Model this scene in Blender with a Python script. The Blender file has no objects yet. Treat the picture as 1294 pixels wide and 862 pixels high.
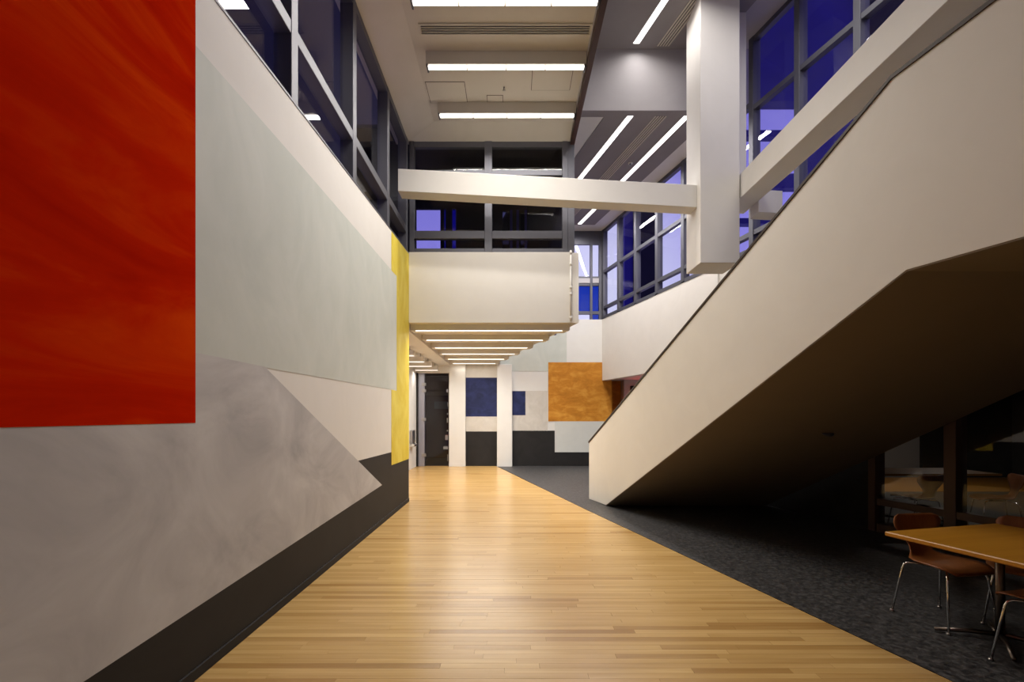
import bpy, bmesh, math, random
from mathutils import Vector, Matrix
random.seed(7)
S = bpy.context.scene
COL = S.collection

# ------------------------------------------------------------------ camera
cam_d = bpy.data.cameras.new('camera')
cam = bpy.data.objects.new('camera', cam_d); COL.objects.link(cam)
cam.location = (0, 0, 1.6)
cam.rotation_euler = (math.pi/2, 0, 0)
cam_d.sensor_width = 36.0
cam_d.lens = 620/1294*36.0
cam_d.shift_y = (525-431)/1294
cam_d.clip_start = 0.05
S.camera = cam

# ------------------------------------------------------------------ dusk sky
W = bpy.data.worlds.new('dusk_sky'); S.world = W; W.use_nodes = True
nt = W.node_tree; nt.nodes.clear()
tc = nt.nodes.new('ShaderNodeTexCoord')
sep = nt.nodes.new('ShaderNodeSeparateXYZ'); nt.links.new(tc.outputs['Generated'], sep.inputs[0])
rmp = nt.nodes.new('ShaderNodeValToRGB'); nt.links.new(sep.outputs['Z'], rmp.inputs[0])
e = rmp.color_ramp.elements
e[0].position = 0.0; e[0].color = (0.46, 0.41, 0.95, 1)
e[1].position = 0.9; e[1].color = (0.06, 0.04, 0.40, 1)
m1 = e.new(0.35); m1.color = (0.30, 0.27, 0.86, 1)
dot = nt.nodes.new('ShaderNodeVectorMath'); dot.operation = 'DOT_PRODUCT'
nt.links.new(tc.outputs['Generated'], dot.inputs[0]); dot.inputs[1].default_value = (0.14, 0.97, 0.2)
gl = nt.nodes.new('ShaderNodeMapRange'); nt.links.new(dot.outputs['Value'], gl.inputs[0])
gl.inputs[1].default_value = 0.955; gl.inputs[2].default_value = 0.998
gl.inputs[3].default_value = 0.0; gl.inputs[4].default_value = 1.0
mixs = nt.nodes.new('ShaderNodeMix'); mixs.data_type = 'RGBA'
nt.links.new(gl.outputs[0], mixs.inputs['Factor'])
nt.links.new(rmp.outputs[0], mixs.inputs['A']); mixs.inputs['B'].default_value = (0.85, 0.85, 1.15, 1)
bg = nt.nodes.new('ShaderNodeBackground'); nt.links.new(mixs.outputs['Result'], bg.inputs[0])
bg.inputs[1].default_value = 0.85
wo = nt.nodes.new('ShaderNodeOutputWorld'); nt.links.new(bg.outputs[0], wo.inputs[0])

# ------------------------------------------------------------------ exposure and lamp levels
S.view_settings.view_transform = 'Standard'
S.view_settings.look = 'None'
S.view_settings.gamma = 1.0
S.view_settings.exposure = 0.12
S.cycles.use_denoising = True
S.cycles.max_bounces = 8
S.cycles.diffuse_bounces = 5
S.cycles.transparent_max_bounces = 12
S.cycles.sample_clamp_indirect = 6.0
MAIN_EMIT = 4.0       # glow of the fluorescent tubes of the hall
WING_EMIT = 4.0       # glow of the recessed lines of the wing
LOW_EMIT = 3.0        # glow of the lines under the mezzanine
MAIN_W, WING_W, LOW_W = 50.0, 135.0, 34.0   # light each fixture throws down, watts
LAMP_COL = (1.0, 0.945, 0.87)
WING_COL = (1.0, 0.955, 0.93)

# ------------------------------------------------------------------ materials
def new_mat(name):
    m = bpy.data.materials.new(name); m.use_nodes = True
    return m, m.node_tree, m.node_tree.nodes['Principled BSDF']

def paint(name, c1, c2=None, scale=3.0, stretch=(1, 1, 1), rough=0.6, dist=1.0, detail=6, bump=0.0, lo=0.3, hi=0.7, c3=None):
    m, t, b = new_mat(name)
    b.inputs['Roughness'].default_value = rough
    b.inputs['Specular IOR Level'].default_value = 0.3
    if c2 is None:
        c2 = tuple(min(1, v*1.06) for v in c1)
    tcn = t.nodes.new('ShaderNodeTexCoord'); mp = t.nodes.new('ShaderNodeMapping')
    t.links.new(tcn.outputs['Object'], mp.inputs[0]); mp.inputs['Scale'].default_value = stretch
    n = t.nodes.new('ShaderNodeTexNoise'); t.links.new(mp.outputs[0], n.inputs['Vector'])
    n.inputs['Scale'].default_value = scale; n.inputs['Detail'].default_value = detail
    n.inputs['Distortion'].default_value = dist; n.inputs['Roughness'].default_value = 0.6
    r = t.nodes.new('ShaderNodeValToRGB'); t.links.new(n.outputs['Fac'], r.inputs[0])
    r.color_ramp.elements[0].position = lo; r.color_ramp.elements[0].color = (*c1, 1)
    r.color_ramp.elements[1].position = hi; r.color_ramp.elements[1].color = (*c2, 1)
    if c3 is not None:
        k = r.color_ramp.elements.new((lo+hi)/2); k.color = (*c3, 1)
    t.links.new(r.outputs[0], b.inputs['Base Color'])
    if bump:
        bp = t.nodes.new('ShaderNodeBump'); bp.inputs['Strength'].default_value = bump
        bp.inputs['Distance'].default_value = 0.004
        t.links.new(n.outputs['Fac'], bp.inputs['Height']); t.links.new(bp.outputs[0], b.inputs['Normal'])
    return m

def emit(name, col, strength):
    m = bpy.data.materials.new(name); m.use_nodes = True
    t = m.node_tree; t.nodes.clear()
    em = t.nodes.new('ShaderNodeEmission'); em.inputs[0].default_value = (*col, 1); em.inputs[1].default_value = strength
    o = t.nodes.new('ShaderNodeOutputMaterial'); t.links.new(em.outputs[0], o.inputs[0])
    return m

def glass(name, tint=(0.9, 0.9, 0.95), boost=1.0):
    m = bpy.data.materials.new(name); m.use_nodes = True
    t = m.node_tree; t.nodes.clear()
    tr = t.nodes.new('ShaderNodeBsdfTransparent'); tr.inputs[0].default_value = (*tint, 1)
    g = t.nodes.new('ShaderNodeBsdfGlossy'); g.inputs['Roughness'].default_value = 0.0
    fr = t.nodes.new('ShaderNodeFresnel')
    ge = t.nodes.new('ShaderNodeNewGeometry')      # same reflectance on both faces of the pane
    io = t.nodes.new('ShaderNodeMapRange'); t.links.new(ge.outputs['Backfacing'], io.inputs[0])
    io.inputs[3].default_value = 1.5; io.inputs[4].default_value = 1/1.5
    t.links.new(io.outputs[0], fr.inputs[0])
    mu = t.nodes.new('ShaderNodeMath'); mu.operation = 'MULTIPLY'; mu.inputs[1].default_value = boost; mu.use_clamp = True
    t.links.new(fr.outputs[0], mu.inputs[0])
    mx = t.nodes.new('ShaderNodeMixShader'); t.links.new(mu.outputs[0], mx.inputs[0])
    t.links.new(tr.outputs[0], mx.inputs[1]); t.links.new(g.outputs[0], mx.inputs[2])
    o = t.nodes.new('ShaderNodeOutputMaterial'); t.links.new(mx.outputs[0], o.inputs[0])
    return m

def metal(name, col, rough=0.25, metallic=1.0):
    m, t, b = new_mat(name)
    b.inputs['Base Color'].default_value = (*col, 1); b.inputs['Metallic'].default_value = metallic
    n = t.nodes.new('ShaderNodeTexNoise'); n.inputs['Scale'].default_value = 40
    mr = t.nodes.new('ShaderNodeMapRange'); t.links.new(n.outputs['Fac'], mr.inputs[0])
    mr.inputs[3].default_value = max(0.02, rough-0.06); mr.inputs[4].default_value = rough+0.06
    t.links.new(mr.outputs[0], b.inputs['Roughness'])
    return m

def wood(name, c1, c2, rough=0.35, axis='x', grain=1.0, tone=False):
    m, t, b = new_mat(name)
    tcn = t.nodes.new('ShaderNodeTexCoord'); mp = t.nodes.new('ShaderNodeMapping')
    t.links.new(tcn.outputs['Object'], mp.inputs[0])
    mp.inputs['Scale'].default_value = {'x': (1.2, 26, 26), 'y': (26, 1.2, 26), 'z': (26, 26, 1.2)}[axis]
    vec = mp.outputs[0]
    if tone:
        at = t.nodes.new('ShaderNodeAttribute'); at.attribute_name = 'tone'
        ad = t.nodes.new('ShaderNodeVectorMath'); ad.operation = 'MULTIPLY_ADD'
        t.links.new(at.outputs['Color'], ad.inputs[0]); ad.inputs[1].default_value = (37, 37, 37)
        t.links.new(mp.outputs[0], ad.inputs[2]); vec = ad.outputs[0]
    n = t.nodes.new('ShaderNodeTexNoise'); t.links.new(vec, n.inputs['Vector'])
    n.inputs['Scale'].default_value = grain; n.inputs['Detail'].default_value = 5; n.inputs['Distortion'].default_value = 0.6
    r = t.nodes.new('ShaderNodeValToRGB'); t.links.new(n.outputs['Fac'], r.inputs[0])
    r.color_ramp.elements[0].position = 0.3; r.color_ramp.elements[0].color = (*c1, 1)
    r.color_ramp.elements[1].position = 0.7; r.color_ramp.elements[1].color = (*c2, 1)
    col = r.outputs[0]
    if tone:
        sx = t.nodes.new('ShaderNodeSeparateColor'); t.links.new(at.outputs['Color'], sx.inputs[0])
        r2 = t.nodes.new('ShaderNodeValToRGB'); t.links.new(sx.outputs[0], r2.inputs[0])
        r2.color_ramp.elements[0].position = 0.0; r2.color_ramp.elements[0].color = (0.68, 0.58, 0.46, 1)
        r2.color_ramp.elements[1].position = 1.0; r2.color_ramp.elements[1].color = (1.12, 1.13, 1.14, 1)
        k = r2.color_ramp.elements.new(0.3); k.color = (0.92, 0.88, 0.82, 1)
        mx = t.nodes.new('ShaderNodeMix'); mx.data_type = 'RGBA'; mx.blend_type = 'MULTIPLY'
        mx.inputs['Factor'].default_value = 1.0
        t.links.new(r.outputs[0], mx.inputs['A']); t.links.new(r2.outputs[0], mx.inputs['B'])
        col = mx.outputs['Result']
    t.links.new(col, b.inputs['Base Color'])
    b.inputs['Roughness'].default_value = rough
    b.inputs['Specular IOR Level'].default_value = 0.4
    return m

M = {}
M['white'] = paint('warm_white_paint', (0.71, 0.685, 0.64), (0.74, 0.715, 0.67), 2.0, rough=0.7)
M['white_far'] = paint('white_wall_paint', (0.72, 0.71, 0.68), (0.75, 0.74, 0.71), 2.0, rough=0.7)
M['ceil'] = paint('ceiling_paint', (0.58, 0.54, 0.475), (0.61, 0.57, 0.505), 1.5, rough=0.85)
M['cool'] = paint('grey_ceiling_paint', (0.25, 0.23, 0.235), (0.27, 0.25, 0.255), 1.5, rough=0.85)
M['coolwhite'] = paint('pale_grey_ceiling_paint', (0.46, 0.44, 0.45), (0.49, 0.47, 0.48), 1.5, rough=0.8)
M['coolmid'] = paint('mid_grey_ceiling_paint', (0.36, 0.34, 0.345), (0.385, 0.365, 0.37), 1.5, rough=0.8)
M['greyend'] = paint('grey_room_wall', (0.30, 0.30, 0.30), None, 2.0, rough=0.8)
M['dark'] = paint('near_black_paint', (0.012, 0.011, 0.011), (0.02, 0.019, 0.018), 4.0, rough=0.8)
M['red'] = paint('brushed_red_paint', (0.42, 0.009, 0.001), (0.66, 0.052, 0.003), 0.9, (1, 0.5, 2.2), 0.55, 1.6, 9, lo=0.28, hi=0.72, c3=(0.53, 0.016, 0.0015))
M['red'].node_tree.nodes['Principled BSDF'].inputs['Specular IOR Level'].default_value = 0.0
M['pgreen'] = paint('washed_pale_green_paint', (0.53, 0.56, 0.51), (0.60, 0.62, 0.57), 1.6, (1, 1, 0.7), 0.65, 1.5, 8)
M['grey'] = paint('clouded_grey_paint', (0.36, 0.35, 0.355), (0.60, 0.585, 0.575), 1.3, (1, 0.8, 1.2), 0.65, 1.1, 12, lo=0.26, hi=0.70, c3=(0.49, 0.475, 0.47))
M['yellow'] = paint('washed_yellow_paint', (0.62, 0.46, 0.01), (0.78, 0.66, 0.12), 1.7, (1, 1, 0.6), 0.6, 1.2, 7)
M['black'] = paint('soft_black_paint', (0.013, 0.012, 0.012), (0.021, 0.0195, 0.0195), 2.0, (1, 0.6, 1), 0.65, 1.0, 7)
M['blue'] = paint('mottled_navy_paint', (0.007, 0.011, 0.05), (0.020, 0.030, 0.12), 3.0, (1, 1, 1.4), 0.6, 1.0, 8)
M['orange'] = paint('mottled_ochre_paint', (0.42, 0.16, 0.012), (0.68, 0.33, 0.05), 3.4, (0.7, 1, 1.4), 0.6, 0.5, 10, lo=0.3, hi=0.68, c3=(0.55, 0.22, 0.02))
M['greige'] = paint('mottled_greige_paint', (0.54, 0.51, 0.46), (0.63, 0.60, 0.55), 3.0, (1, 1, 1), 0.65, 1.2, 7)
M['palewhite'] = paint('cool_white_paint', (0.62, 0.63, 0.60), (0.66, 0.67, 0.64), 2.0, rough=0.65)
M['frame'] = metal('grey_aluminium', (0.125, 0.125, 0.145), 0.5, 0.6)
M['frame_brown'] = metal('dark_bronze_frame', (0.06, 0.032, 0.025), 0.4, 0.4)
M['trim'] = paint('dark_maroon_steel', (0.035, 0.012, 0.009), (0.045, 0.016, 0.012), 5.0, rough=0.5)
M['cap'] = paint('dark_brown_cap', (0.05, 0.035, 0.028), None, 5.0, rough=0.5)
M['glass'] = glass('clear_glass', (0.94, 0.94, 0.97), 0.6)
M['glass_dim_refl'] = glass('dim_reflection_glass', (0.30, 0.30, 0.36), 1.0)
M['glass_blue'] = glass('blue_glass', (0.09, 0.20, 0.62), 0.9)
M['glass_navy'] = glass('navy_glass', (0.10, 0.08, 0.42))
M['tube'] = emit('fluorescent_tube', LAMP_COL, MAIN_EMIT)
M['wingline'] = emit('wing_light_lens', WING_COL, WING_EMIT)
M['lowline'] = emit('baffle_light_lens', (1.0, 0.86, 0.68), LOW_EMIT)
M['board'] = wood('maple_floorboard', (0.49, 0.305, 0.105), (0.59, 0.385, 0.155), 0.27, 'x', 1.0, True)
M['sub'] = paint('floor_joint', (0.10, 0.055, 0.02), None, 5.0, rough=0.8)
M['table'] = wood('honey_tabletop', (0.42, 0.175, 0.014), (0.50, 0.225, 0.022), 0.36, 'x', 0.8)
M['ply'] = wood('chestnut_plywood', (0.20, 0.065, 0.018), (0.27, 0.095, 0.028), 0.35, 'z', 0.8)
M['chrome'] = metal('chrome', (0.75, 0.74, 0.72), 0.12)
M['pedestal'] = metal('dark_steel', (0.16, 0.13, 0.11), 0.35)
M['pendant'] = emit('pendant_lens', (1.0, 0.9, 0.78), 1.2)
M['steel'] = metal('brushed_steel', (0.42, 0.40, 0.38), 0.3)
M['carpet'] = paint('charcoal_speckled_carpet', (0.010, 0.010, 0.011), (0.095, 0.091, 0.091), 22.0, (1, 1, 1), 0.75, 0.8, 6, 0.6, lo=0.36, hi=0.66, c3=(0.045, 0.043, 0.043))
M['carpet'].node_tree.nodes['Principled BSDF'].inputs['Roughness'].default_value = 0.48
M['carpet'].node_tree.nodes['Principled BSDF'].inputs['Specular IOR Level'].default_value = 0.5
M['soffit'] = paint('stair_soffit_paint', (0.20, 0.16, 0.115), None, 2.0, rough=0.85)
M['ext_blue'] = paint('blue_facade', (0.02, 0.015, 0.16), (0.03, 0.02, 0.22), 0.3, rough=0.6)
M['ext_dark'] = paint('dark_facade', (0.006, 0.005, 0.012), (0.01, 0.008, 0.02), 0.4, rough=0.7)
M['doorpost'] = metal('satin_blue_grey_post', (0.36, 0.36, 0.42), 0.4, 0.5)
M['maroon'] = paint('maroon_wall', (0.05, 0.010, 0.006), None, 2.0, rough=0.7)
M['sign'] = paint('dim_grey_board', (0.10, 0.095, 0.09), None, 2.0, rough=0.6)
M['brownroom'] = paint('brown_room_paint', (0.16, 0.11, 0.06), None, 2.0, rough=0.8)
M['redglow'] = emit('red_exit_glow', (1.0, 0.05, 0.03), 10.0)
BK = [paint('book_cover_%s' % n, c, None, 8, rough=0.6) for n, c in (
    ('cream', (0.62, 0.52, 0.38)), ('rose', (0.50, 0.20, 0.16)), ('tan', (0.52, 0.36, 0.16)), ('grey', (0.34, 0.32, 0.29)), ('white', (0.7, 0.66, 0.58)))]

# ------------------------------------------------------------------ builders
def lamp(parent, loc, sx, sy, watts, col, rz=0.0, spread=160):
    ld = bpy.data.lights.new('lamp_light', 'AREA'); ld.shape = 'RECTANGLE'; ld.size = sx; ld.size_y = sy
    ld.energy = watts; ld.color = col; ld.spread = math.radians(spread)
    o = bpy.data.objects.new('lamp_light', ld); COL.objects.link(o); o.parent = parent
    o.location = loc; o.rotation_euler = (0, 0, rz)
    return o
def tag(o, label=None, cat=None, group=None, kind=None):
    if label: o['label'] = label
    if cat: o['category'] = cat
    if group: o['group'] = group
    if kind: o['kind'] = kind
    return o

def empty(name, loc=(0, 0, 0), rz=0.0):
    o = bpy.data.objects.new(name, None); COL.objects.link(o)
    o.location = loc; o.rotation_euler = (0, 0, rz); o.empty_display_size = 0.2
    return o

def mesh(name, vs, fs, mat, parent=None, bevel=0.0, smooth=False, seg=1):
    me = bpy.data.meshes.new(name); me.from_pydata([tuple(v) for v in vs], [], fs)
    bm = bmesh.new(); bm.from_mesh(me)
    bmesh.ops.recalc_face_normals(bm, faces=bm.faces[:])
    if bevel:
        bmesh.ops.bevel(bm, geom=bm.edges[:], offset=bevel, segments=seg, affect='EDGES', profile=0.5)
    bm.to_mesh(me); bm.free()
    me.materials.append(mat)
    if smooth:
        for p in me.polygons: p.use_smooth = True
    o = bpy.data.objects.new(name, me); COL.objects.link(o)
    if parent: o.parent = parent
    return o

BF = [(0, 3, 2, 1), (4, 5, 6, 7), (0, 1, 5, 4), (1, 2, 6, 5), (2, 3, 7, 6), (3, 0, 4, 7)]
def box(name, x0, x1, y0, y1, z0, z1, mat, parent=None, bevel=0.0):
    vs = [(x0, y0, z0), (x1, y0, z0), (x1, y1, z0), (x0, y1, z0), (x0, y0, z1), (x1, y0, z1), (x1, y1, z1), (x0, y1, z1)]
    return mesh(name, vs, BF, mat, parent, bevel)

def prism(name, poly, z0, z1, mat, parent=None, bevel=0.0):
    """poly: plan outline (x, y); z0 / z1 a number or one per corner"""
    n = len(poly)
    za = z0 if isinstance(z0, (list, tuple)) else [z0]*n
    zb = z1 if isinstance(z1, (list, tuple)) else [z1]*n
    vs = [(p[0], p[1], za[i]) for i, p in enumerate(poly)] + [(p[0], p[1], zb[i]) for i, p in enumerate(poly)]
    fs = [tuple(range(n-1, -1, -1)), tuple(range(n, 2*n))] + [(i, (i+1) % n, n+(i+1) % n, n+i) for i in range(n)]
    return mesh(name, vs, fs, mat, parent, bevel)

def slab(name, pts, off, mat, parent=None, bevel=0.0):
    """flat polygon given by 3D points, thickened by the vector off"""
    n = len(pts); off = Vector(off)
    vs = [Vector(p) for p in pts] + [Vector(p)+off for p in pts]
    fs = [tuple(range(n)), tuple(range(2*n-1, n-1, -1))] + [(i, (i+1) % n, n+(i+1) % n, n+i) for i in range(n)]
    return mesh(name, vs, fs, mat, parent, bevel)

def tube(name, pts, r, mat, parent=None, seg=10, taper=None):
    pts = [Vector(p) for p in pts]; vs = []; fs = []
    prev = None
    for i, p in enumerate(pts):
        d = (pts[min(i+1, len(pts)-1)] - pts[max(i-1, 0)]).normalized()
        a = d.orthogonal().normalized() if prev is None else (prev - d*prev.dot(d)).normalized()
        prev = a; b = d.cross(a)
        rr = r if taper is None else r*taper[i]
        for k in range(seg):
            t = 2*math.pi*k/seg
            vs.append(p + (a*math.cos(t)+b*math.sin(t))*rr)
    for i in range(len(pts)-1):
        for k in range(seg):
            fs.append((i*seg+k, i*seg+(k+1) % seg, (i+1)*seg+(k+1) % seg, (i+1)*seg+k))
    fs.append(tuple(range(seg-1, -1, -1))); fs.append(tuple((len(pts)-1)*seg+k for k in range(seg)))
    return mesh(name, vs, fs, mat, parent, smooth=True)

T = -0.25                                   # the wing is turned against the hall: x = s + T*y
def wx(s, y): return s + T*y
U = Vector((T, 1, 0)).normalized()          # along the wing
V = Vector((U.y, -U.x, 0))                  # across the wing, to the right
def wbox(name, s0, s1, y0, y1, z0, z1, mat, parent=None, bevel=0.0):
    return prism(name, [(wx(s0, y0), y0), (wx(s1, y0), y0), (wx(s1, y1), y1), (wx(s0, y1), y1)], z0, z1, mat, parent, bevel)

XL = -1.92          # face of the left wall
YE = 9.12           # mezzanine front
YB = 15.5           # back wall face
SW = 6.72           # wing wall line
SS = 3.835          # stair guard line
SM = 3.52           # mezzanine edge line
ZS = 4.63           # sill height
def LW(px, py):     # a spot measured on the left wall -> (y, z)
    y = 1190.4/(647-px); return y, 1.6+(525-py)*y/620
def sill(y): return 4.105+0.0555*y

# ------------------------------------------------------------------ floor
floor = tag(empty('floor'), 'honey maple strip floor running down the hall beside the dark carpet', 'floor', kind='structure')
def edge_x(y):
    pts = [(-4.0, 4.42), (2.945, 2.658), (8.37, 1.256), (14.96, -0.362), (15.6, -0.52)]
    for (ya, xa), (yb, xb) in zip(pts, pts[1:]):
        if y <= yb: return xa+(xb-xa)*(y-ya)/(yb-ya)
    return pts[-1][1]
sub_poly = [(-3.1, 15.6), (-3.1, -4), (edge_x(-4), -4), (edge_x(2.945), 2.945), (edge_x(8.37), 8.37), (edge_x(15.5), 15.6)]
prism('subfloor', sub_poly, -0.06, -0.012, M['sub'], floor)
BWID = 0.062
boards = []
y = -0.8
while y < 15.55:
    y1 = min(y+BWID-0.0012, 15.58)
    x = XL-0.02 if y1 < YE else -3.08
    xa, xb = edge_x(y)-0.01, edge_x(y1)-0.01
    x -= random.random()*0.0
    cur = x; first = True
    while cur < min(xa, xb)-0.02:
        ln = random.uniform(0.5, 2.1) if not first else random.uniform(0.2, 1.8)
        first = False
        nxt = cur+ln
        if nxt > min(xa, xb)-0.25:
            boards.append((cur, xa, cur, xb, y, y1)); break
        boards.append((cur, nxt-0.0012, cur, nxt-0.0012, y, y1)); cur = nxt
    y += BWID
def board_geo(bd, base):
    a, b, c, d, y0, y1 = bd
    dz = random.uniform(-0.0006, 0)
    return [(a, y0, -0.012), (b, y0, -0.012), (d, y1, -0.012), (c, y1, -0.012), (a, y0, dz), (b, y0, dz), (d, y1, dz), (c, y1, dz)], \
           [tuple(i+base for i in f) for f in BF]
def tone_attr(me, tones):
    at = me.color_attributes.new('tone', 'FLOAT_COLOR', 'CORNER')
    i = 0
    for p in me.polygons:
        t = tones[p.index]
        for _ in p.loop_indices:
            at.data[i].color = t; i += 1
def tone():
    r = random.random()
    a = random.uniform(0.3, 0.75) if r < 0.72 else (random.uniform(0.0, 0.3) if r < 0.87 else random.uniform(0.75, 1.0))
    return (a, random.random(), random.random(), 1)
near = [b for b in boards if b[4] > 2.8 and b[1] > -1.9 + 0][:300]
near_set = set(id(b) for b in near)
for b in near:
    vs, fs = board_geo(b, 0)
    me = bpy.data.meshes.new('floorboard'); me.from_pydata(vs, [], fs); me.materials.append(M['board'])
    tn = tone(); tone_attr(me, [tn]*6)
    o = bpy.data.objects.new('floorboard', me); COL.objects.link(o); o.parent = floor
vs, fs, tn = [], [], []
for b in boards:
    if id(b) in near_set: continue
    v, f = board_geo(b, len(vs)); vs += v; fs += f; t_ = tone(); tn += [t_]*6
me = bpy.data.meshes.new('distant_floorboards'); me.from_pydata(vs, [], fs); me.materials.append(M['board']); tone_attr(me, tn)
o = bpy.data.objects.new('distant_floorboards', me); COL.objects.link(o); o.parent = floor; o['kind'] = 'stuff'
cp = [(edge_x(-4), -4), (17.2, -4), (13.2, 13.0), (7.5, 20.0), (-0.52, 20.0), (edge_x(15.5), 15.6), (edge_x(8.37), 8.37), (edge_x(2.945), 2.945)]
tag(prism('carpet', cp, -0.06, 0.0, M['carpet']), 'charcoal speckled carpet between the wood strip floor and the wing glazing', 'carpet', kind='structure')

# ------------------------------------------------------------------ left wall with its painted mural
wl = tag(empty('wall_left'), 'long white wall on the left carrying the big painted colour fields', 'wall', kind='structure')
slab('wall_body', [(XL, -4, 0), (XL, YE, 0), (XL, YE, sill(YE)), (XL, -4, sill(-4))], (-0.22, 0, 0), M['white'], wl)
def field(name, pts, mat, label, d=0.003):
    o = slab(name, [(XL, p[0], p[1]) for p in pts], (d, 0, 0), mat, wl)
    o['label'] = label
    return o
ry, rz = LW(245.9, 534.5)
field('red_field', [(-0.6, rz), (ry, rz), (ry, sill(ry)-0.02), (-0.6, sill(-0.6)-0.02)], M['red'], 'large brushed red painted rectangle', 0.006)
field('pale_green_field', [LW(246.5, 57), LW(373, 201), LW(501, 348.9), LW(501, 493.8), LW(334, 464.5), LW(246.5, 445.5)], M['pgreen'], 'washed pale green painted band', 0.003)
g1 = LW(482.5, 613); g2 = LW(104, 862); sl = (g2[1]-g1[1])/(g2[0]-g1[0])
gz = lambda yy: g1[1]+sl*(yy-g1[0])
field('grey_field', [(-0.6, gz(-0.6)), g1, LW(334, 463.5), LW(246, 445.5), (ry-0.02, LW(246, 445.5)[1]), (ry-0.02, rz+0.03), (-0.6, rz+0.03)], M['grey'], 'clouded grey painted shape with a pointed tip', 0.004)
yb0 = LW(494.5, 588); yb1 = LW(518.2, 579); bt = LW(494.8, 571.4); bl = LW(456, 581.2)
field('black_field', [(-3.9, 0.07), (YE, 0.07), (YE, yb1[1]+0.05), (bt[0], bt[1]), LW(450, 583), g1, (-3.9, gz(-3.9))], M['black'], 'soft black painted band along the floor', 0.002)
yt = LW(494.5, 320)[0]; ym = LW(501, 400)[0]
o = slab('yellow_field', [(XL, yb0[0], yb0[1]), (XL, YE, yb1[1]), (XL, YE, sill(YE)-0.015), (XL, yt, sill(yt)-0.015), (XL, yt, LW(494.5, 342)[1]),
     (XL, ym, LW(501, 348.9)[1]), (XL, ym, LW(501, 494)[1]), (XL, yb0[0], LW(495, 492.5)[1])], (0.0055, 0, 0), M['yellow'], wl)
o['label'] = 'washed yellow painted upright strip'
bb = tag(box('baseboard_left', XL, XL+0.012, -4, YE, 0, 0.07, M['black'], None, 0.003), 'thin black baseboard along the foot of the mural wall', 'baseboard', kind='structure')
tag(slab('trim_1', [(XL-0.2, -4, sill(-4)), (XL+0.006, -4, sill(-4)), (XL+0.006, YE, sill(YE)), (XL-0.2, YE, sill(YE))], (0, 0, 0.02), M['frame'], None),
    'thin grey metal sill on top of the mural wall', 'sill', kind='structure')

# ------------------------------------------------------------------ windows
def window(name, label, parts):
    return tag(empty(name), label, 'window', kind='structure')

# left clerestory: posts every 1.65 m, one transom
w1 = window('window_1', 'dark clerestory glazing in grey frames above the mural wall', 0)
ZT = 6.69; XG = XL-0.12
posts = [-3.9, -2.25, -0.6, 1.05, 2.70, 4.34, 6.0, 7.64, 9.0]
for p in posts:
    slab('mullion', [(XL-0.16, p-0.065, sill(p-0.065)), (XL, p-0.065, sill(p-0.065)), (XL, p+0.065, sill(p+0.065)), (XL-0.16, p+0.065, sill(p+0.065))], (0, 0, ZT-sill(p)), M['frame'], w1, 0.004)
for a, b in zip(posts, posts[1:]):
    box('transom', XL-0.15, XL-0.004, a+0.066, b-0.066, 4.93, 5.05, M['frame'], w1, 0.004)
    box('head_rail', XL-0.15, XL-0.004, a+0.066, b-0.066, ZT-0.10, ZT, M['frame'], w1)
    slab('pane', [(XG, a+0.06, sill(a)+0.02), (XG, b-0.06, sill(b)+0.02), (XG, b-0.06, 4.94), (XG, a+0.06, 4.94)], (-0.01, 0, 0), M['glass'], w1)
    box('pane', XG-0.01, XG, a+0.06, b-0.06, 5.04, ZT-0.09, M['glass'], w1)

# end clerestory above the mezzanine front
w2 = window('window_2', 'dark end window in a grey grid above the mezzanine front', 0)
YF = YE
xs = [-1.905, -0.44, 0.985]
ws = [0.09, 0.14, 0.10]
for x, w in zip(xs, ws):
    box('mullion', x-w/2+ (0.045 if x < -1.5 else 0), x+w/2+(0.045 if x < -1.5 else 0), YF-0.02, YF+0.12, ZS, ZT, M['frame'], w2, 0.004)
box('end_post', 1.035, 1.16, YF-0.01, YF+0.2, ZS, ZT, M['frame'], w2, 0.004)
for a, b in ((-1.815, -0.51), (-0.37, 0.935)):
    box('bottom_rail', a, b, YF, YF+0.1, ZS, ZS+0.075, M['frame'], w2, 0.003)
    box('transom', a, b, YF-0.01, YF+0.1, 4.885, 5.03, M['frame'], w2, 0.003)
    box('transom', a, b, YF-0.01, YF+0.1, 6.06, 6.16, M['frame'], w2, 0.003)
    box('head_rail', a, b, YF, YF+0.1, ZT-0.10, ZT, M['frame'], w2, 0.003)
    for z0, z1 in ((ZS+0.07, 4.89), (5.02, 6.07), (6.15, ZT-0.09)):
        box('pane', a-0.005, b+0.005, YF+0.05, YF+0.06, z0, z1, M['glass'], w2)

# wing side glazing
w3 = window('window_3', 'tall wing glazing in a grey grid above the white bulkhead wall', 0)
def wall_y(px): return SW/((px-647)/620-T)
wm = [(wall_y(763), 0.12), (wall_y(781.5), 0.13), (wall_y(803), 0.13), (wall_y(830), 0.13), (wall_y(863), 0.13)]
step = 1.52
last = wm[-1][0]
ys = [15.35, 13.72, 12.58, 11.34, 10.1, 8.62, 7.58, 6.45, 5.3, 4.15, 3.0, 1.85, 0.7, -0.5, -1.7, -2.9, -3.9]
ys = [wall_y(762) , wall_y(781.5), wall_y(803), wall_y(830), wall_y(863)]
ys += [wall_y(950), wall_y(1008), wall_y(1084)]
while ys[-1] > -3: ys.append(ys[-1]-1.1)
ZW1, ZW2 = 7.436, 8.6
YK = 9.37
for i, p in enumerate(ys):
    top = ZW1 if p > YK else ZW2
    wbox('mullion', SW-0.02, SW+0.12, p-0.055, p+0.055, ZS+0.03, top, M['frame'], w3, 0.004)
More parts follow.
